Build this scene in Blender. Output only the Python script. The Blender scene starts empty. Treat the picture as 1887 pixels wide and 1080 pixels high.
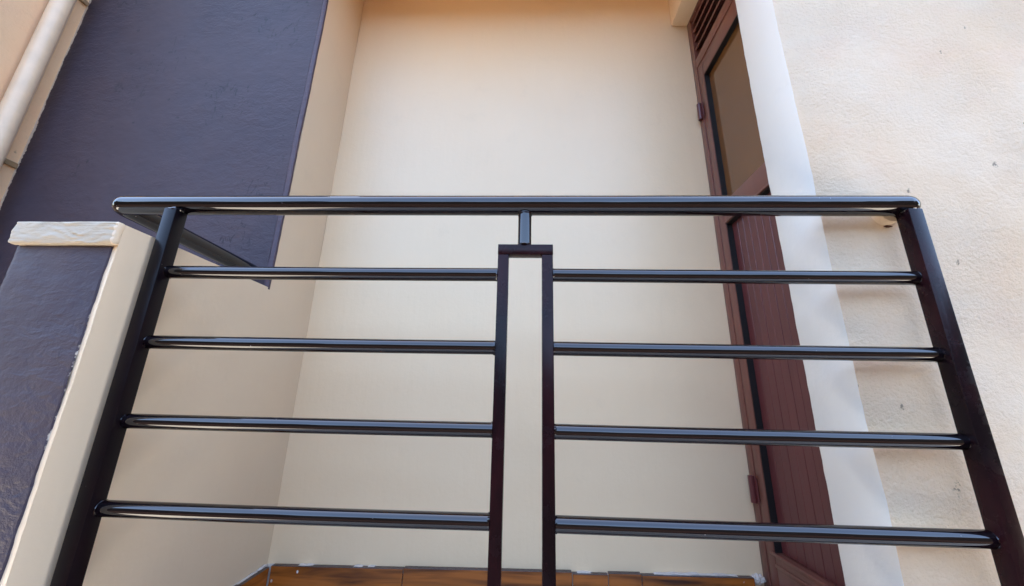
import bpy, bmesh, math, random
from mathutils import Vector, Matrix, noise

random.seed(7)
SC = bpy.context.scene
COL = SC.collection
S = 0.8            # one unit of the survey (camera to railing) in metres
ZC = 1.95          # camera height above the yard, metres


def P(x, y, z):
    """survey coordinates (camera at 0,0,0, railing at y = 1) to metres"""
    return Vector((x * S, y * S, z * S + ZC))


# ------------------------------------------------------------------ camera
cam = bpy.data.cameras.new('camera')
cam.sensor_fit = 'HORIZONTAL'
cam.sensor_width = 36.0
cam.lens = 36.0 * 690.0 / 1887.0
cam.clip_start = 0.02
cam.clip_end = 500
cam_o = bpy.data.objects.new('camera', cam)
COL.objects.link(cam_o)
pitch, yaw, roll = 0.276298, -0.042169, 0.021617
fw = Vector((math.sin(yaw) * math.cos(pitch), math.cos(yaw) * math.cos(pitch), math.sin(pitch)))
rt = Vector((math.cos(yaw), -math.sin(yaw), 0))
up = rt.cross(fw)
r2 = math.cos(roll) * rt + math.sin(roll) * up
u2 = -math.sin(roll) * rt + math.cos(roll) * up
M = Matrix((r2, u2, -fw)).transposed().to_4x4()
M.translation = Vector((0, 0, ZC))
cam_o.matrix_world = M
SC.camera = cam_o

# ------------------------------------------------------------------ world, sun, exposure
SUN_EL, SUN_AZ = math.radians(62), math.radians(-14)     # azimuth measured from +Y towards +X
w = bpy.data.worlds.new('World')
SC.world = w
w.use_nodes = True
nt = w.node_tree
bg = nt.nodes['Background']
sky = nt.nodes.new('ShaderNodeTexSky')
sky.sky_type = 'NISHITA'
sky.sun_disc = False
sky.sun_elevation = SUN_EL
sky.sun_rotation = SUN_AZ
sky.dust_density = 2.2
nt.links.new(sky.outputs[0], bg.inputs[0])
bg.inputs[1].default_value = 0.15

sl = bpy.data.lights.new('sun', 'SUN')
sl.energy = 5.0
sl.angle = math.radians(0.5)
sl.color = (1.0, 0.93, 0.82)
so = bpy.data.objects.new('sun', sl)
COL.objects.link(so)
sd = Vector((math.sin(SUN_AZ) * math.cos(SUN_EL), math.cos(SUN_AZ) * math.cos(SUN_EL), math.sin(SUN_EL)))
so.location = sd * 30
so.rotation_euler = (-sd).to_track_quat('-Z', 'Y').to_euler()

SC.view_settings.view_transform = 'Standard'
SC.view_settings.look = 'None'
SC.view_settings.gamma = 1
SC.view_settings.use_curve_mapping = False
SC.view_settings.exposure = 3.4
SC.render.engine = 'CYCLES'
SC.cycles.max_bounces = 12
SC.cycles.diffuse_bounces = 8
SC.cycles.use_denoising = True


# ------------------------------------------------------------------ material helpers
class NT:
    def __init__(self, name):
        self.m = bpy.data.materials.new(name)
        self.m.use_nodes = True
        self.t = self.m.node_tree
        self.b = self.t.nodes['Principled BSDF']

    def n(self, typ, **kw):
        nd = self.t.nodes.new(typ)
        for k, v in kw.items():
            setattr(nd, k, v)
        return nd

    def l(self, a, b):
        self.t.links.new(a, b)

    def pos(self):
        if not hasattr(self, '_p'):
            self._p = self.n('ShaderNodeNewGeometry').outputs['Position']
        return self._p

    def mapped(self, scale=(1, 1, 1), rot=(0, 0, 0)):
        mp = self.n('ShaderNodeMapping')
        mp.inputs['Scale'].default_value = scale
        mp.inputs['Rotation'].default_value = rot
        self.l(self.pos(), mp.inputs[0])
        return mp.outputs[0]

    def noise(self, scale, detail=3, rough=0.5, vec=None, dist=0.0):
        nd = self.n('ShaderNodeTexNoise')
        nd.inputs['Scale'].default_value = scale
        nd.inputs['Detail'].default_value = detail
        nd.inputs['Roughness'].default_value = rough
        nd.inputs['Distortion'].default_value = dist
        self.l(vec if vec is not None else self.pos(), nd.inputs['Vector'])
        return nd.outputs['Fac']

    def voro(self, scale, vec=None, feature='F1'):
        nd = self.n('ShaderNodeTexVoronoi', feature=feature)
        nd.inputs['Scale'].default_value = scale
        self.l(vec if vec is not None else self.pos(), nd.inputs['Vector'])
        return nd.outputs['Distance']

    def ramp(self, fac, a, b, ca=0.0, cb=1.0):
        nd = self.n('ShaderNodeMapRange')
        nd.inputs['From Min'].default_value = a
        nd.inputs['From Max'].default_value = b
        nd.inputs['To Min'].default_value = ca
        nd.inputs['To Max'].default_value = cb
        self.l(fac, nd.inputs['Value'])
        return nd.outputs[0]

    def math(self, op, a, b=None, c=None):
        nd = self.n('ShaderNodeMath', operation=op)
        for i, v in enumerate((a, b, c)):
            if v is None:
                continue
            if isinstance(v, (int, float)):
                nd.inputs[i].default_value = v
            else:
                self.l(v, nd.inputs[i])
        return nd.outputs[0]

    def mix(self, fac, a, b):
        nd = self.n('ShaderNodeMix', data_type='RGBA')
        if isinstance(fac, (int, float)):
            nd.inputs[0].default_value = fac
        else:
            self.l(fac, nd.inputs[0])
        for i, v in ((6, a), (7, b)):
            if isinstance(v, tuple):
                nd.inputs[i].default_value = (*v[:3], 1)
            else:
                self.l(v, nd.inputs[i])
        return nd.outputs[2]

    def xyz(self):
        if not hasattr(self, '_x'):
            s = self.n('ShaderNodeSeparateXYZ')
            self.l(self.pos(), s.inputs[0])
            self._x = s.outputs
        return self._x

    def bump(self, h, strength=0.3, dist=0.01, prev=None):
        nd = self.n('ShaderNodeBump')
        nd.inputs['Strength'].default_value = strength
        nd.inputs['Distance'].default_value = dist
        self.l(h, nd.inputs['Height'])
        if prev is not None:
            self.l(prev, nd.inputs['Normal'])
        return nd.outputs[0]

    def done(self, color=None, rough=None, normal=None, **kw):
        for key, v in (('Base Color', color), ('Roughness', rough), ('Normal', normal)):
            if v is None:
                continue
            if isinstance(v, tuple):
                self.b.inputs[key].default_value = (*v[:3], 1)
            elif isinstance(v, (int, float)):
                self.b.inputs[key].default_value = v
            else:
                self.l(v, self.b.inputs[key])
        for k, v in kw.items():
            self.b.inputs[k.replace('_', ' ')].default_value = v
        return self.m


def mat_smooth_wall(name, col, col2):
    t = NT(name)
    c = t.mix(t.ramp(t.noise(2.2, 4, 0.6), 0.35, 0.7), col, col2)
    smudge = t.ramp(t.noise(7, 7, 0.75), 0.58, 0.75, 0, 0.22)
    c = t.mix(smudge, c, tuple(v * 0.78 for v in col))
    n1 = t.bump(t.noise(3.0, 2, 0.4, t.mapped((1, 1, 0.35))), 0.35, 0.02)
    n2 = t.bump(t.noise(60, 5, 0.6), 0.13, 0.005, n1)
    n3 = t.bump(t.noise(16, 3, 0.5, t.mapped((1.5, 1.5, 0.25))), 0.10, 0.012, n2)
    return t.done(c, 0.42, n3)


def mat_stucco(name, col, col2, strength=0.8):
    t = NT(name)
    big = t.ramp(t.noise(2.6, 4, 0.6), 0.36, 0.66)
    c = t.mix(big, col, col2)
    pink = t.ramp(t.noise(5.5, 3, 0.6), 0.52, 0.72, 0, 0.35)
    c = t.mix(pink, c, (col[0], col[1] * 0.86, col[2] * 0.83))
    # worn-in specks
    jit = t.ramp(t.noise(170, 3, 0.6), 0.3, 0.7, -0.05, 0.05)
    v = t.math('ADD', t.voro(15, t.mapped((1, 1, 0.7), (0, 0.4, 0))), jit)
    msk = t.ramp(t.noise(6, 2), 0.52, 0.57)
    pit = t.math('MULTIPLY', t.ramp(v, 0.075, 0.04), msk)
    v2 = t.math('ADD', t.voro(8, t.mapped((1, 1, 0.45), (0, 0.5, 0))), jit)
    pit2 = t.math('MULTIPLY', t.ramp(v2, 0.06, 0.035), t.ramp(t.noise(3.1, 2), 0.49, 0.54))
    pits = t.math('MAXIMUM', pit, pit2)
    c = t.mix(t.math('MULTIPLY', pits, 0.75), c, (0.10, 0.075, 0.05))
    # grain: rougher in patches
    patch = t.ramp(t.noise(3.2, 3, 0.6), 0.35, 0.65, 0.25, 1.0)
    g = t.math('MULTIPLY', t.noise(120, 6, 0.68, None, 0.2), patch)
    g2 = t.noise(22, 4, 0.6, t.mapped((1, 1, 1.5)), 0.8)
    n1 = t.bump(t.noise(4.5, 2, 0.5), 0.15, 0.02)
    n2 = t.bump(g2, 0.16 * strength, 0.012, n1)
    n3 = t.bump(g, 0.9, 0.0055 * strength, n2)
    c = t.mix(t.math('MULTIPLY', t.ramp(t.noise(95, 5, 0.65, None, 0.4), 0.46, 0.34), t.math('MULTIPLY', patch, 0.14)), c, tuple(v * 0.5 for v in col))  # crevice shade mixed into the colour, stronger on the rougher patches
    n4 = t.bump(pits, -0.8, 0.006, n3)
    return t.done(c, 0.75, n4)


def mat_brushed(name, col):
    """thick paint dragged sideways over coarse render"""
    t = NT(name)
    h = t.noise(30, 6, 0.62, t.mapped((0.28, 1, 1.7), (0, 0.05, 0)), 1.1)
    h2 = t.noise(85, 4, 0.6, t.mapped((0.6, 1, 1)))
    c = t.mix(t.ramp(h, 0.30, 0.48), tuple(v * 0.8 for v in col), col)
    n1 = t.bump(h, 0.5, 0.010)
    n2 = t.bump(h2, 0.3, 0.004, n1)
    return t.done(c, 0.7, n2)


def mat_dark_paint(name, ragged=None, k=1.0):
    """purple-grey painted plaster, with ragged brush edges where cream paint starts"""
    t = NT(name)
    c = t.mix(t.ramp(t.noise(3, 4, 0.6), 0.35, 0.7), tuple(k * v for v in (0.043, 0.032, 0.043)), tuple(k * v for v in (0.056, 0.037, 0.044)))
    scr = t.noise(30, 4, 0.72, t.mapped((1.1, 1.1, 0.42), (0, 0.75, 0)), 1.8)
    xr = t.ramp(t.xyz()['X'], -1.55, -1.0, 0.0, 1.0)
    scratch = t.math('MULTIPLY', t.ramp(scr, 0.585, 0.615), t.ramp(t.math('ADD', t.noise(3.6, 3), t.math('MULTIPLY', xr, 0.07)), 0.585, 0.63))
    v = t.voro(11)
    pit = t.math('MULTIPLY', t.ramp(t.math('ADD', v, t.ramp(t.noise(150, 3, 0.6), 0.3, 0.7, -0.04, 0.04)), 0.085, 0.055), t.ramp(t.noise(5, 2), 0.44, 0.50))
    pits = t.math('MAXIMUM', scratch, pit)
    c = t.mix(t.math('MULTIPLY', pits, 0.7), c, (0.012, 0.010, 0.014))
    if ragged:
        x = t.xyz()['X']
        wob = t.ramp(t.noise(9, 9, 0.72), 0.3, 0.7, -1, 1)
        for (pos, side, amp) in ragged:
            d = t.math('SUBTRACT', x, pos)
            if side < 0:
                d = t.math('MULTIPLY', d, -1.0)
            d = t.math('ADD', d, t.math('MULTIPLY', wob, amp))
            c = t.mix(t.ramp(d, -0.0008, 0.0008), c, (0.62, 0.53, 0.42))
    n1 = t.bump(t.noise(6, 3, 0.5), 0.35, 0.02)
    pm = t.math('ADD', t.ramp(t.noise(2.4, 4, 0.6), 0.42, 0.62, 0.15, 0.9), t.math('MULTIPLY', xr, 0.45))
    tr = t.math('MULTIPLY', t.noise(26, 5, 0.6, t.mapped((0.7, 1, 1.3), (0, 0.35, 0)), 0.5), pm)
    n2 = t.bump(tr, 0.5, 0.009, n1)
    n3 = t.bump(t.math('MULTIPLY', t.noise(110, 3, 0.6), pm), 0.5, 0.003, n2)
    n4 = t.bump(pits, -0.9, 0.006, n3)
    return t.done(c, 0.58, n4, Specular_IOR_Level=0.35)


def mat_metal(name, maroon, ior=1.58, r0=0.012, r1=0.035):
    """gloss paint over steel tube: near black, maroon undercoat where it has worn"""
    t = NT(name)
    f = t.ramp(t.noise(7, 6, 0.66, t.mapped((1, 1, 0.5))), 0.38, 0.68, 0.12 * maroon, maroon)
    c = t.mix(f, (0.003, 0.002, 0.003), (0.024, 0.0045, 0.006))
    fl = t.math('MULTIPLY', t.ramp(t.voro(60), 0.06, 0.03), t.ramp(t.noise(12, 2), 0.60, 0.66))
    c = t.mix(fl, c, (0.45, 0.38, 0.36))
    r = t.ramp(t.noise(18, 6, 0.68), 0.50, 0.74, r0, r1 + 0.07)
    n1 = t.bump(t.noise(7, 2, 0.5), 0.05, 0.006)
    n2 = t.bump(t.noise(120, 3, 0.6), 0.03, 0.0006, n1)
    return t.done(c, r, n2, IOR=ior)


def mat_door(name, col):
    t = NT(name)
    c = t.mix(t.ramp(t.noise(7, 4, 0.6, t.mapped((1, 1, 0.12))), 0.35, 0.7), col, tuple(v * 0.78 for v in col))
    fl = t.math('MULTIPLY', t.ramp(t.voro(34, t.mapped((1, 1, 0.4))), 0.06, 0.03), t.ramp(t.noise(10, 2), 0.62, 0.66))
    c = t.mix(fl, c, (0.5, 0.42, 0.40))
    n1 = t.bump(t.noise(60, 3, 0.6, t.mapped((1, 1, 0.1))), 0.12, 0.004)
    return t.done(c, 0.33, n1)


def mat_plain(name, col, rough=0.6, bs=0.0, scale=40, **kw):
    t = NT(name)
    c = t.mix(t.ramp(t.noise(scale * 0.2, 4, 0.6), 0.35, 0.7), col, tuple(v * 0.85 for v in col))
    nrm = t.bump(t.noise(scale, 4, 0.6), bs, 0.008) if bs else None
    return t.done(c, rough, nrm, **kw)


def mat_tile(name):
    t = NT(name)
    oi = t.n('ShaderNodeObjectInfo').outputs['Random']
    g = t.noise(3.2, 3, 0.5, t.mapped((1.0, 1.0, 11.0)), 0.5)
    c = t.mix(t.ramp(g, 0.30, 0.60), (0.045, 0.014, 0.006), (0.42, 0.125, 0.021))
    c = t.mix(t.math('MULTIPLY', oi, 0.25), c, (0.10, 0.03, 0.010))
    sp = t.math('MULTIPLY', t.ramp(t.voro(42, t.mapped((1, 1, 0.7))), 0.17, 0.12), t.ramp(t.noise(13, 2), 0.56, 0.60))
    c = t.mix(sp, c, (0.72, 0.68, 0.62))
    n1 = t.bump(sp, 0.4, 0.002)
    return t.done(c, t.math('ADD', t.math('MULTIPLY', sp, 0.5), 0.12), n1)


CREAM = (0.80, 0.605, 0.38)
M_in = mat_smooth_wall('alcove_cream_paint', CREAM, (0.785, 0.585, 0.36))
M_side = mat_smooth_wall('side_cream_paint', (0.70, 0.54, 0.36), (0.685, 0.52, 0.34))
M_white = mat_smooth_wall('reveal_white_paint', (0.725, 0.695, 0.62), (0.715, 0.68, 0.60))
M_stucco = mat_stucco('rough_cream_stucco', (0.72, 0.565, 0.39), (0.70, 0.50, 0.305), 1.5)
M_cap = mat_brushed('cap_brushed_paint', (0.48, 0.395, 0.28))
M_dark = mat_dark_paint('dark_purple_paint', [(-2.475 * S + 0.008, -1, 0.009)])
M_bead = mat_dark_paint('bead_lit_paint', None, 1.5)  # wall paint lightened to stand in for sky sheen on the strip
M_dark2 = mat_dark_paint('dark_panel_paint', [(-1.1 * S - 0.0125, 1, 0.007)])
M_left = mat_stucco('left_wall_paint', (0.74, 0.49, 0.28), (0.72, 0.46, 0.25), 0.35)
M_rail = mat_metal('black_gloss_paint', 0.12)
M_post = mat_metal('maroon_black_paint', 0.9, 1.25, 0.22, 0.36)
M_postb = mat_metal('satin_black_paint', 0.25, 1.22, 0.28, 0.42)
M_door = mat_door('maroon_door_paint', (0.112, 0.026, 0.025))
M_doorframe = mat_door('brown_frame_paint', (0.165, 0.058, 0.040))
M_black = mat_plain('plain_black', (0.006, 0.005, 0.005), 0.6)
M_glass = mat_plain('brown_tinted_glass', (0.15, 0.063, 0.019), 0.05, 0, 10)
M_pipe = mat_plain('pipe_cream_paint', (0.80, 0.585, 0.375), 0.38, 0.05, 60)
M_clip = mat_plain('pipe_clip_brown', (0.30, 0.19, 0.09), 0.6, 0.3, 90)
M_tile = mat_tile('brown_glazed_tile')
M_tile_edge = mat_plain('tile_top_edge', (0.045, 0.025, 0.022), 0.35, 0.5, 90)
M_grout = mat_plain('white_grout', (0.60, 0.54, 0.47), 0.8, 0.6, 130)
M_ground = mat_plain('yard_earth', (0.026, 0.017, 0.013), 0.9, 0.3, 20, Specular_IOR_Level=0.0)
M_pave = mat_plain('apron_concrete', (0.50, 0.45, 0.38), 0.8, 0.3, 20)
M_slope = mat_plain('dark_slope', (0.012, 0.011, 0.009), 0.95, 0.5, 3, Specular_IOR_Level=0.0)
M_slab = mat_plain('landing_concrete', (0.40, 0.33, 0.26), 0.6, 0.2, 30)
M_ceiling = mat_plain('timber_ceiling', (0.86, 0.44, 0.06), 0.5, 0.1, 30)
M_rust = mat_plain('rust_hole', (0.10, 0.035, 0.018), 0.9, 0.8, 160)


# ------------------------------------------------------------------ object helpers
def empty(name, loc, label=None, cat=None, group=None):
    o = bpy.data.objects.new(name, None)
    o.empty_display_size = 0.1
    o.location = loc
    COL.objects.link(o)
    tag(o, label, cat, group)
    return o


def tag(o, label=None, cat=None, group=None, kind=None):
    if cat and not kind:
        kind = 'thing'
    for k, v in (('label', label), ('category', cat), ('group', group), ('kind', kind)):
        if v:
            o[k] = v
    return o


def world_loc(o):
    v = Vector(o.location)
    while o.parent:
        o = o.parent
        v += o.location
    return v


def link(name, bm, mats, parent=None, smooth=False, base=None):
    """bm in world metres; becomes one mesh object with its origin at base (or its lowest centre)"""
    bmesh.ops.recalc_face_normals(bm, faces=bm.faces)
    xs = [v.co for v in bm.verts]
    if base is None:
        lo = Vector([min(c[i] for c in xs) for i in range(3)])
        hi = Vector([max(c[i] for c in xs) for i in range(3)])
        base = Vector(((lo.x + hi.x) / 2, (lo.y + hi.y) / 2, lo.z))
    bmesh.ops.translate(bm, verts=bm.verts, vec=-Vector(base))
    if smooth:
        for f in bm.faces:
            f.smooth = True
    me = bpy.data.meshes.new(name)
    bm.to_mesh(me)
    bm.free()
    for m in (mats if isinstance(mats, (list, tuple)) else [mats]):
        me.materials.append(m)
    me.set_sharp_from_angle(angle=math.radians(32))
    o = bpy.data.objects.new(name, me)
    COL.objects.link(o)
    if parent:
        o.parent = parent
        o.location = Vector(base) - world_loc(parent)
    else:
        o.location = base
    return o


def box(bm, a, b, mi=0, bevel=0.0, seg=2):
    """axis-aligned box between two points in metres"""
    lo = [min(a[i], b[i]) for i in range(3)]
    hi = [max(a[i], b[i]) for i in range(3)]
    r = bmesh.ops.create_cube(bm, size=1)
    vs = r['verts']
    for v in vs:
        v.co = Vector([(lo[i] + hi[i]) / 2 + v.co[i] * (hi[i] - lo[i]) for i in range(3)])
    fs = set(f for v in vs for f in v.link_faces)
    for f in fs:
        f.material_index = mi
    if bevel:
        es = list(set(e for v in vs for e in v.link_edges))
        r = bmesh.ops.bevel(bm, geom=es, offset=bevel, segments=seg, affect='EDGES', profile=0.5)
        for f in r['faces']:
            f.material_index = mi


def sbox(bm, x0, x1, y0, y1, z0, z1, mi=0, bevel=0.0, seg=2):
    box(bm, P(x0, y0, z0), P(x1, y1, z1), mi, bevel, seg)


def cut(bm, axis, a, b, step):
    n = max(1, int((b - a) / step))
    for i in range(1, n):
        co = [0, 0, 0]
        co[axis] = a + (b - a) * i / n
        no = [0, 0, 0]
        no[axis] = 1
        bmesh.ops.bisect_plane(bm, geom=bm.verts[:] + bm.edges[:] + bm.faces[:], plane_co=co, plane_no=no)


def wobble(bm, amp, freq, seed=0.0, amp2=0.0, freq2=60, lockx=False):
    for v in bm.verts:
        p = v.co * freq + Vector((seed, seed * 1.7, seed * 0.3))
        d = noise.noise_vector(p) * amp
        if amp2:
            d += noise.noise_vector(v.co * freq2 + Vector((seed, 3, 1))) * amp2
        if lockx:
            d.x = 0
        v.co += d


def tube(bm, pts, r, seg=24, cap=True, squash=1.0):
    """round tube through points, mitred at the corners"""
    n = len(pts)
    rings = []
    ref = None
    for i, p in enumerate(pts):
        d0 = (pts[i] - pts[i - 1]).normalized() if i > 0 else None
        d1 = (pts[i + 1] - pts[i]).normalized() if i < n - 1 else None
        if d0 is None:
            t = d1
        elif d1 is None:
            t = d0
        else:
            t = (d0 + d1).normalized()
        base = d0 if d0 is not None else d1
        if ref is None:
            ref = base.orthogonal().normalized()
        else:
            ref = (ref - base * ref.dot(base)).normalized()
        s2 = base.cross(ref)
        ring = []
        for k in range(seg):
            a = 2 * math.pi * k / seg
            q = ref * math.cos(a) * r + s2 * math.sin(a) * r
            # slide along the incoming direction onto the mitre plane
            q = q - base * (q.dot(t) / base.dot(t))
            ring.append(bm.verts.new(p + q))
        rings.append(ring)
    for a, b in zip(rings[:-1], rings[1:]):
        for k in range(seg):
            f = bm.faces.new((a[k], a[(k + 1) % seg], b[(k + 1) % seg], b[k]))
            f.smooth = True
    if cap:
        bm.faces.new(rings[0])
        bm.faces.new(rings[-1])


def blob_ring(bm, c, axis, R, r, seed):
    """uneven weld bead round a tube end"""
    axis = axis.normalized()
    u = axis.orthogonal().normalized()
    v = axis.cross(u)
    N, K = 22, 7
    rows = []
    for i in range(N):
        a = 2 * math.pi * i / N
        o = u * math.cos(a) + v * math.sin(a)
        rr = r * (0.35 + 1.1 * abs(noise.noise(Vector((seed * 3.1, math.cos(a) * 2.6, math.sin(a) * 2.6)))) * 1.6)
        rows.append([bm.verts.new(c + o * (R + rr * 0.9 * math.cos(2 * math.pi * k / K)) + axis * (rr * math.sin(2 * math.pi * k / K)))
                     for k in range(K)])
    for i in range(N):
        A, B = rows[i], rows[(i + 1) % N]
        for k in range(K):
            f = bm.faces.new((A[k], A[(k + 1) % K], B[(k + 1) % K], B[k]))
            f.smooth = True


# ------------------------------------------------------------------ the setting
GZ = 0.0
bm = bmesh.new()
R_ = 160
bmesh.ops.create_grid(bm, x_segments=8, y_segments=8, size=R_)
tag(link('ground', bm, M_ground, base=(0, 0, 0)), kind='structure')

# unseen slope added across the yard to darken rail reflections and block low sky
bm = bmesh.new()
prev = None
for i in range(81):
    a = math.radians(185 + 170 * i / 80)
    row = []
    for j, (rr, hh) in enumerate(((11, -0.3), (12.5, 3.0), (14, 5.6), (16, 7.2), (24, 7.8), (60, 7.6))):
        k = 1 + 0.28 * noise.noise(Vector((i * 0.30, j * 0.5, 2.2))) + 0.12 * noise.noise(Vector((i * 1.1, j, 7.2)))
        row.append(bm.verts.new((math.cos(a) * rr, math.sin(a) * rr - 1, hh * k if hh > 0 else hh)))
    if prev:
        for j in range(5):
            bm.faces.new((prev[j], row[j], row[j + 1], prev[j + 1]))
    prev = row
tag(link('added_slope', bm, M_slope, base=(0, 0, 0)), kind='structure')

# pale concrete apron in front of the landing
bm = bmesh.new()
box(bm, (-6, -1.1, -0.05), (8, 0.745, 0.012))
tag(link('pavement', bm, M_pave), kind='structure')

TOP = 4.1            # top of the walls, survey units above the camera
BOT = (GZ - ZC) / S
FLOOR = -0.825       # landing floor
YF_L, YB, YF_R = 1.487, 1.823, 1.05
XL, XR, XW = -1.10, 0.878, -2.475

bm = bmesh.new()
sbox(bm, XL - 0.02, 2.6, 0.93, YB, FLOOR - 0.16, FLOOR)
tag(link('landing_floor', bm, M_slab), kind='structure')

bm = bmesh.new()
sbox(bm, XL - 0.3, 1.4, 1.045, 2.0, 2.572, 2.80)
tag(link('ceiling', bm, M_ceiling), kind='structure')

# ------------------------------------------------------------------ walls
# dark front wall, with a rounded painted arris on its right
bm = bmesh.new()
sec = [(XW - 0.4, YF_L), (XL - 0.026, YF_L), (XL - 0.0255, YF_L + 0.006), (XL - 0.004, YF_L + 0.006), (XL - 0.004, YF_L + 0.011), (XL - 0.021, YF_L + 0.011),
       (XL - 0.021, YF_L + 0.32), (XW - 0.4, YF_L + 0.32)]
lo = [bm.verts.new(P(x, y, BOT)) for x, y in sec]
hi = [bm.verts.new(P(x, y, TOP)) for x, y in sec]
for i in range(len(sec)):
    j = (i + 1) % len(sec)
    bm.faces.new((lo[i], lo[j], hi[j], hi[i]))
bm.faces.new(lo)
bm.faces.new(hi)
cut(bm, 2, ZC + 0.2, ZC + 1.9, 0.03)
for co, no in ((P(0, 0, 0.425), (0, 0, 1)), (P(-1.2, 0, 0), (1, 0, 0))):
    bmesh.ops.bisect_plane(bm, geom=bm.verts[:] + bm.edges[:] + bm.faces[:], plane_co=co, plane_no=no)
dead = [f for f in bm.faces if f.calc_center_median().x > -1.2 * S and f.calc_center_median().z < ZC + 0.425 * S]
bmesh.ops.delete(bm, geom=dead, context='FACES')
wobble(bm, 0.003, 3.5, 1.3, 0.0014, 26)
fw_o = tag(link('front_wall', bm, M_dark), 'dark purple-grey plastered front wall left of the cream alcove, with cracks and pits', 'wall')

bm = bmesh.new()
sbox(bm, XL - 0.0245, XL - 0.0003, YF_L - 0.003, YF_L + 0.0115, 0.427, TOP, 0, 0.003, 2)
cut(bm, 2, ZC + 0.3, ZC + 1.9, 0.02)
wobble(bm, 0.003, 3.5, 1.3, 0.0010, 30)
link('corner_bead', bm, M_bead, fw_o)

# cream side wall of the alcove
bm = bmesh.new()
sbox(bm, XL - 0.02, XL - 0.0008, YF_L + 0.0117, YB + 0.06, BOT, TOP)
cut(bm, 2, ZC - 1.0, ZC + 2.4, 0.08)
cut(bm, 1, YF_L * S + 0.03, YB * S + 0.04, 0.08)
wobble(bm, 0.0022, 4, 5.1, lockx=True)
for f in bm.faces:
    f.smooth = True
tag(link('alcove_side_wall', bm, M_side), 'narrow smooth cream side wall between the dark wall and the alcove back wall', 'wall')

# back wall of the alcove
bm = bmesh.new()
sbox(bm, XL, 1.30, YB, YB + 0.2, BOT, TOP)
cut(bm, 2, ZC - 1.0, ZC + 2.4, 0.12)
cut(bm, 0, XL * S, 1.3 * S, 0.12)
wobble(bm, 0.003, 2.5, 9.2)
for f in bm.faces:
    f.smooth = True
tag(link('alcove_back_wall', bm, M_in), 'broad smooth cream back wall of the alcove behind the black railing', 'wall')

# right wall: rough front, smooth white reveal, lintel over the door
right = empty('right_wall', P(XR + 0.8, YF_R + 0.1, BOT), 'rough cream stuccoed wall with a smooth white reveal, right of the door', 'wall')
bm = bmesh.new()
sbox(bm, XR, 3.6, YF_R, 1.24, BOT, TOP, 0, 0.004, 2)
for f in bm.faces:
    c = f.calc_center_median()
    if c.x < XR * S + 0.003 and c.y > YF_R * S + 0.002:
        f.material_index = 1
cut(bm, 2, ZC - 0.9, ZC + 2.0, 0.025)
cut(bm, 0, XR * S + 0.03, XR * S + 0.9, 0.06)
wobble(bm, 0.0035, 4.2, 3.3, 0.0012, 30)
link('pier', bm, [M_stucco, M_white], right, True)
bm = bmesh.new()
sbox(bm, XR, 1.10, 1.2405, YB - 0.001, 2.252, TOP, 0, 0.004, 2)
link('lintel', bm, M_side, right)
bm = bmesh.new()
sbox(bm, 1.062, 1.30, 1.2405, YB - 0.001, BOT, 2.25)
link('inner_wall', bm, M_side, right)

# left wall coming towards the viewer
bm = bmesh.new()
sbox(bm, XW - 0.4, XW, 0.95, YF_L + 0.05, BOT, TOP)
cut(bm, 2, ZC + 0.3, ZC + 1.9, 0.06)
cut(bm, 1, 0.96 * S, YF_L * S, 0.06)
wobble(bm, 0.003, 3.0, 7.7)
for f in bm.faces:
    f.smooth = True
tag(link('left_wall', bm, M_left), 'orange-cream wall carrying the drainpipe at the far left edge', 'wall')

# ------------------------------------------------------------------ parapet
par = empty('parapet', P(-1.245, 1.15, BOT), 'low parapet with a dark front panel and rough cream cap, left of the railing', 'parapet')
bm = bmesh.new()
sec = [(XL, 0.895), (XL, YF_L + 0.017), (-1.19, YF_L + 0.017), (-1.19, YF_L - 0.0005), (-1.392, YF_L - 0.0005), (-1.392, 0.901), (XL - 0.018, 0.901)]
lo = [bm.verts.new(P(x, y, BOT)) for x, y in sec]
hi = [bm.verts.new(P(x, y, 0.4365)) for x, y in sec]
for i in range(len(sec)):
    j = (i + 1) % len(sec)
    bm.faces.new((lo[i], lo[j], hi[j], hi[i]))
bm.faces.new(lo)
bm.faces.new(hi)
cut(bm, 2, ZC - 0.6, ZC + 0.28, 0.02)
cut(bm, 1, 0.91 * S, YF_L * S, 0.05)
wobble(bm, 0.0022, 5, 2.2, 0.0012, 34, lockx=True)
link('body', bm, M_side, par)
bm = bmesh.new()
sec = [(XL - 0.019, 0.9), (XL - 0.022, 0.896), (-1.374, 0.893), (-1.3885, 0.897), (-1.394, 0.9115), (-1.3915, 0.9115), (-1.3915, 0.9)]
lo = [bm.verts.new(P(x, y, BOT)) for x, y in sec]
hi = [bm.verts.new(P(x, y, 0.3735)) for x, y in sec]
for i in range(len(sec)):
    j = (i + 1) % len(sec)
    bm.faces.new((lo[i], lo[j], hi[j], hi[i]))
bm.faces.new(lo)
bm.faces.new(hi)
cut(bm, 2, ZC - 0.6, ZC + 0.28, 0.012)
wobble(bm, 0.0012, 9, 4.4, 0.0016, 45)
link('front_panel', bm, M_dark2, par)
bm = bmesh.new()
sbox(bm, -1.396, XL + 0.0005, 0.878, 0.9, 0.3745, 0.4385, 0, 0.005, 2)
cut(bm, 0, -1.396 * S, XL * S, 0.0045)
cut(bm, 2, ZC + 0.375 * S, ZC + 0.44 * S, 0.0035)
bm.normal_update()
for f in bm.faces:
    f.smooth = True
    f.material_index = 1 if f.calc_center_median().x > XL * S - 0.004 else 0
for v in bm.verts:
    p = v.co
    a_ = noise.noise(Vector((p.x * 22, p.y * 30, p.z * 130 + 3 * noise.noise(p * 18))))
    b_ = noise.noise(Vector((p.x * 70, 4, p.z * 240)))
    v.co = p + Vector((0.3 * a_, a_ * 1.0, 0.35 * a_)) * 0.0031 + Vector((0, b_, 0.5 * b_)) * 0.0013 + noise.noise_vector(p * 9) * 0.002
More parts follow.
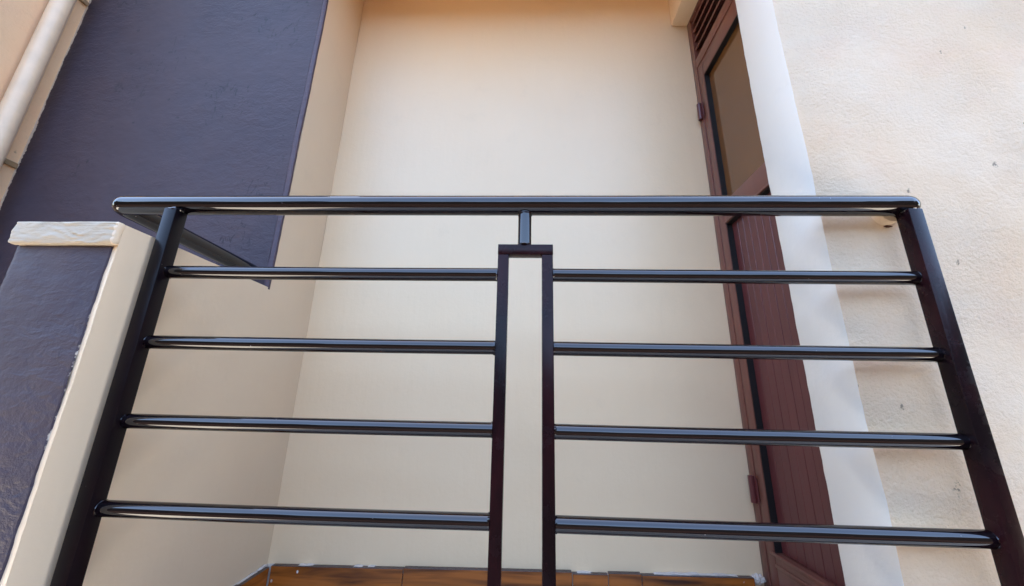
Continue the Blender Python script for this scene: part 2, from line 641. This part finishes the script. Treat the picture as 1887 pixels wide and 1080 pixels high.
link('coping', bm, [M_cap, M_side], par)

# ------------------------------------------------------------------ drainpipe
pipe = empty('drainpipe', P(XW + 0.055, 1.37, BOT), 'round cream-painted drainpipe running up the left wall', 'pipe')
bm = bmesh.new()
pc = (XW + 0.048, 1.372)
tube(bm, [P(*pc, z) for z in (BOT, 0.5, 1.5, 2.5, TOP - 0.1)], 0.0375 * S, 28)
link('tube', bm, M_pipe, pipe)
for z in (1.032, 2.07):
    bm = bmesh.new()
    sbox(bm, XW + 0.001, XW + 0.012, pc[1], YF_L - 0.002, z - 0.0125, z + 0.0125, 0, 0.001, 1)
    cut(bm, 1, pc[1] * S, YF_L * S, 0.012)
    wobble(bm, 0.0012, 40, z)
    link('clip', bm, M_clip, pipe)

# ------------------------------------------------------------------ skirting tiles
def sk_top(x):
    return -0.690 + (x + 0.613) * 0.0135


sk = empty('skirting', P(-0.1, YB - 0.02, FLOOR), 'brown glazed tile skirting along the foot of the cream alcove walls', 'skirting')
xs = [-1.068, -0.504, 0.196, 0.342, 0.477, 0.925]
for i in range(5):
    a, b = xs[i] + 0.0016, xs[i + 1] - 0.0016
    bm = bmesh.new()
    dz = (0.0, 0.003, -0.003, 0.002, -0.002)[i]
    sbox(bm, a, b, YB - 0.0295, YB - 0.004, FLOOR + 0.002, sk_top((a + b) / 2) + dz, 0, 0.0012, 1)
    for v in bm.verts:
        if v.co.z > ZC + (FLOOR + 0.05) * S:
            v.co.z += (sk_top(v.co.x / S) - sk_top((a + b) / 2)) * S
    for f in bm.faces:
        if f.normal.z > 0.3 or f.calc_center_median().z > ZC + (sk_top((a + b) / 2) - 0.006) * S and abs(f.normal.y) < 0.9:
            f.material_index = 1
    link('tile', bm, [M_tile, M_tile_edge], sk)
ys = [YB - 0.031, 1.37, 1.056]
for i in range(2):
    a, b = ys[i] - 0.0016, ys[i + 1] + 0.0016
    bm = bmesh.new()
    sbox(bm, XL + 0.004, XL + 0.0295, b, a, FLOOR + 0.002, -0.699, 0, 0.0012, 1)
    for f in bm.faces:
        if f.calc_center_median().z > ZC - 0.703 * S:
            f.material_index = 1
    link('tile', bm, [M_tile, M_tile_edge], sk)
# ragged plaster bedding above and between the tiles
bm = bmesh.new()
sbox(bm, XL + 0.002, 0.93, YB - 0.019, YB - 0.0005, FLOOR, -0.69)
cut(bm, 0, XL * S, 0.93 * S, 0.012)
for v in bm.verts:
    x = v.co.x / S
    if v.co.z > ZC - 0.8 * S:
        nz = noise.noise(Vector((x * 9, 0.3, 0))) * 0.010 + noise.noise(Vector((x * 34, 1.3, 0))) * 0.006
        v.co.z = ZC + (sk_top(x) - 0.0035 + nz) * S
        v.co.y += (noise.noise(Vector((x * 22, 5.3, 0))) * 0.006) * S * (1 if v.co.y < (YB - 0.01) * S else 0)
link('bedding', bm, M_grout, sk)
bm = bmesh.new()
sbox(bm, XL + 0.0005, XL + 0.014, 1.05, YB - 0.02, FLOOR, -0.696)
cut(bm, 1, 1.05 * S, YB * S, 0.012)
for v in bm.verts:
    if v.co.z > ZC - 0.8 * S:
        v.co.z += (noise.noise(Vector((v.co.y * 12, 2.3, 0))) * 0.008 + noise.noise(Vector((v.co.y * 45, 1.3, 0))) * 0.006) * S
link('bedding', bm, M_grout, sk)
bm = bmesh.new()
bmesh.ops.create_icosphere(bm, subdivisions=4, radius=1)
for v in bm.verts:
    n_ = 1 + 0.45 * noise.noise(v.co * 2.2) + 0.2 * noise.noise(v.co * 6)
    v.co = P(0.945, YB - 0.012, -0.680) + Vector((v.co.x * 0.021, v.co.y * 0.014, v.co.z * 0.013)) * n_
for f in bm.faces:
    f.smooth = True
link('plaster_lump', bm, M_grout, sk)

# ------------------------------------------------------------------ door
XF = 0.9727
D0 = 1.2425          # near end of the opening, behind the white reveal
door = empty('door', P(XF + 0.03, 1.53, FLOOR), 'narrow maroon door with tinted upper pane, planked lower half and louvred fanlight', 'door')


def dbox(bm, y0, y1, z0, z1, x0=XF, x1=XF + 0.055, bevel=0.0015):
    sbox(bm, x0, x1, y0, y1, z0, z1, 0, bevel, 2)


frame = bmesh.new()
dbox(frame, 1.777, YB - 0.002, FLOOR, 2.25, XF, XF + 0.07)
dbox(frame, D0, D0 + 0.035, FLOOR, 2.25, XF, XF + 0.07)
frame_o = link('frame', frame, M_doorframe, door)
# fanlight louvre
lv_o = empty('louvre', P(XF + 0.03, 1.53, 1.874))
lv_o.parent = door
lv_o.location = P(XF + 0.03, 1.53, 1.874) - Vector(door.location)
for z0, z1 in ((1.874, 1.936), (2.232, 2.249)):
    lv = bmesh.new()
    dbox(lv, D0 + 0.036, 1.7765, z0, z1, XF, XF + 0.07)
    link('rail', lv, M_doorframe, lv_o)
bm = bmesh.new()
sbox(bm, XF + 0.064, XF + 0.069, D0 + 0.036, 1.7765, 1.937, 2.231)
link('backing', bm, M_black, lv_o)
slat = None
for z in (1.955, 2.020, 2.086, 2.152, 2.215):
    if slat is None:
        bm = bmesh.new()
        L_ = (1.7765 - D0 - 0.038) / 2 * S
        box(bm, (-0.019, -L_, -0.0035), (0.019, L_, 0.0035), 0, 0.001, 1)
        bmesh.ops.rotate(bm, verts=bm.verts, cent=(0, 0, 0), matrix=Matrix.Rotation(math.radians(-38), 3, 'Y'))
        ctr = P(XF + 0.026, (1.7765 + D0 + 0.036) / 2, z)
        bmesh.ops.translate(bm, verts=bm.verts, vec=ctr)
        slat = link('slat', bm, M_doorframe, lv_o, base=ctr)
        slat0 = z
    else:
        c = slat.copy()
        COL.objects.link(c)
        c.parent = lv_o
        c.location = slat.location + Vector((0, 0, (z - slat0) * S))
# leaf
leaf = bmesh.new()
XLf = XF + 0.002
dbox(leaf, 1.7215, 1.7735, FLOOR + 0.01, 1.87, XLf, XLf + 0.05)
dbox(leaf, D0 + 0.038, D0 + 0.085, FLOOR + 0.01, 1.87, XLf, XLf + 0.05)
leaf_o = link('leaf', leaf, M_doorframe, door)
YA, YBk = D0 + 0.0855, 1.721
bm = bmesh.new()
dbox(bm, YA, YBk, 1.772, 1.868, XLf + 0.001, XLf + 0.049)
link('top_rail', bm, M_doorframe, leaf_o)
bm = bmesh.new()
dbox(bm, YA, YBk, 0.856, 0.966, XLf + 0.001, XLf + 0.049)
sbox(bm, XLf - 0.004, XLf + 0.001, YA, YBk, 0.856, 0.866, 0, 0.001, 1)
link('middle_rail', bm, M_doorframe, leaf_o)
bm = bmesh.new()
dbox(bm, YA, YBk, FLOOR + 0.012, -0.556, XLf + 0.001, XLf + 0.049)
sbox(bm, XLf - 0.007, XLf + 0.001, YA, YBk + 0.02, -0.566, -0.554, 0, 0.0025, 2)
sbox(bm, XLf - 0.005, XLf + 0.001, YA, YBk, -0.604, -0.590, 0, 0.002, 2)
link('bottom_rail', bm, M_doorframe, leaf_o)
for z0, z1, nm in ((0.967, 1.771, 'pane_strip'), (-0.555, 0.855, 'panel_strip')):  # black strips along the far and top edges of each recess
    bm = bmesh.new()
    sbox(bm, XLf + 0.003, XLf + 0.034, YBk - 0.004, YBk - 0.0005, z0, z1)
    sbox(bm, XLf + 0.003, XLf + 0.034, YA, YBk - 0.0045, z1 - 0.004, z1)
    link('reveal_strip', bm, M_black, leaf_o)
bm = bmesh.new()
sbox(bm, XF + 0.030, XF + 0.036, YA + 0.0005, YBk - 0.005, 0.968, 1.766)
link('pane', bm, M_glass, leaf_o)
py = YBk - 0.005
pw = 0.0445
k = 0
plank = None
while py - pw > YA - 0.01:
    if plank is None:
        bm = bmesh.new()
        sbox(bm, XF + 0.030, XF + 0.045, py - pw + 0.0007, py - 0.0007, -0.554, 0.850, 0, 0.0009, 1)
        plank = link('plank', bm, M_door, leaf_o)
    else:
        c = plank.copy()
        COL.objects.link(c)
        c.parent = leaf_o
        c.location = plank.location + Vector((random.uniform(-0.0006, 0.0006), -k * pw * S, 0))
    py -= pw
    k += 1
for zc in (1.58, -0.345):
    bm = bmesh.new()
    tube(bm, [P(XF - 0.010, 1.790, zc - 0.052), P(XF - 0.010, 1.790, zc + 0.052)], 0.012 * S, 16)
    sbox(bm, XF - 0.004, XF - 0.0005, 1.763, 1.815, zc - 0.047, zc + 0.047, 0, 0.0008, 1)
    link('hinge', bm, M_door, frame_o)

# ------------------------------------------------------------------ railing
def bend(a, c, b, r, n=7):
    """points of a small elbow at corner c between directions to a and b"""
    u, v = (a - c).normalized(), (b - c).normalized()
    p0, p1 = c + u * r, c + v * r
    return [p0 * (1 - k / n) ** 2 + c * 2 * (k / n) * (1 - k / n) + p1 * (k / n) ** 2 for k in range(n + 1)]


RL = empty('railing', P(0, 1, FLOOR), 'black gloss tube railing with horizontal bars each side of a tall centre loop', 'railing')
HZ, HR, BR = 0.554, 0.0293, 0.0188
bm = bmesh.new()
A_ = P(-1.178, YF_L + 0.004, 0.503)
tube(bm, [A_, *bend(A_, P(-1.262, 1.0, HZ), P(-0.4, 1.0, HZ), 0.022 * S), P(-0.4, 1.0, HZ), P(0.4, 1.0, HZ), *bend(P(0.4, 1.0, HZ), P(1.088, 1.0, HZ), P(1.072, YF_R + 0.004, HZ), 0.020 * S), P(1.072, YF_R + 0.004, HZ)], HR * S, 40)
hand = link('handrail', bm, M_rail, RL)
# cream-painted stub where the handrail enters the right wall
bm = bmesh.new()
tube(bm, [P(1.058, YF_R - 0.026, HZ - 0.002), P(1.058, YF_R + 0.005, HZ - 0.002)], (HR + 0.0065) * S, 32)
wobble(bm, 0.002, 30, 3)
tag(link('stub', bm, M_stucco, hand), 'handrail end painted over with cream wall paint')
bm = bmesh.new()
bmesh.ops.create_icosphere(bm, subdivisions=3, radius=1)
for v in bm.verts:
    n_ = 1 + 0.6 * noise.noise(v.co * 2.6)
    v.co = P(1.062, YF_R - 0.001, HZ - 0.0405) + Vector((v.co.x * 0.008, v.co.y * 0.003, v.co.z * 0.0028)) * n_
tag(link('rust_spot', bm, M_rust, hand, True), 'rusty chip under the painted handrail end')

# end posts: rectangular tube, bars meet the inner face near its back
for s in (-1, 1):
    bm = bmesh.new()
    x0, x1 = s * 1.0455, s * 1.0835
    sbox(bm, x0, x1, 0.966, 1.006, FLOOR, HZ - HR * 0.86, 0, 0.002, 2)
    for f in bm.faces:
        f.smooth = False
    post = link('post', bm, M_post if s > 0 else M_postb, RL)
    bm = bmesh.new()
    blob_ring(bm, P((x0 + x1) / 2, 0.986, HZ - HR * 0.93), Vector((0, 0, 1)), 0.018 * S, 0.0042 * S, 3 + s)
    link('weld', bm, M_rail, post, True)

# centre loop
CL, CR_, CM, CF, CB = -0.0835, 0.0710, 0.0305, 0.985, 1.0155
CT = 0.4238
loop = bmesh.new()
sbox(loop, CL, CL + CM, CF, CB, FLOOR, CT - CM - 0.0008, 0, 0.0012, 2)
sbox(loop, CR_ - CM, CR_, CF, CB, FLOOR, CT - CM - 0.0008, 0, 0.0012, 2)
sbox(loop, CL - 0.0005, CR_ + 0.0005, CF - 0.0005, CB + 0.0005, CT - CM, CT, 0, 0.0012, 2)
loop_o = link('centre_loop', loop, M_post, RL)
bm = bmesh.new()
tube(bm, [P(-0.009, 1.0, CT), P(-0.009, 1.0, HZ - HR * 0.9)], 0.0195 * S, 28)
spig = link('spigot', bm, M_rail, RL)
for zc, sd_ in ((CT + 0.002, 5), (HZ - HR - 0.001, 9)):
    bm = bmesh.new()
    blob_ring(bm, P(-0.009, 1.0, zc), Vector((0, 0, 1)), 0.0195 * S, 0.0030 * S, sd_)
    link('weld', bm, M_rail, spig, True)

# bars
for i, z in enumerate((0.3370, 0.1318, -0.0757, -0.2808, -0.486)):
    for s, xa, xb in ((-1, -1.047, CL), (1, CR_, 1.047)):
        bm = bmesh.new()
        n_ = 9
        sag = random.uniform(0.0006, 0.0018) * S
        pts = [P(xa + (xb - xa) * k / n_, 1.0, z) - Vector((0, 0, sag * math.sin(math.pi * k / n_))) for k in range(n_ + 1)]
        tube(bm, pts, BR * S, 32)
        bar = link('bar', bm, M_rail, RL)
        for xe, q in ((xa, 1), (xb, -1)):
            bm = bmesh.new()
            blob_ring(bm, P(xe + q * 0.002, 1.0, z), Vector((1, 0, 0)), (BR - 0.0012) * S, 0.0026 * S, i * 4 + s + xe * 3)
            link('weld', bm, M_rail, bar, True)
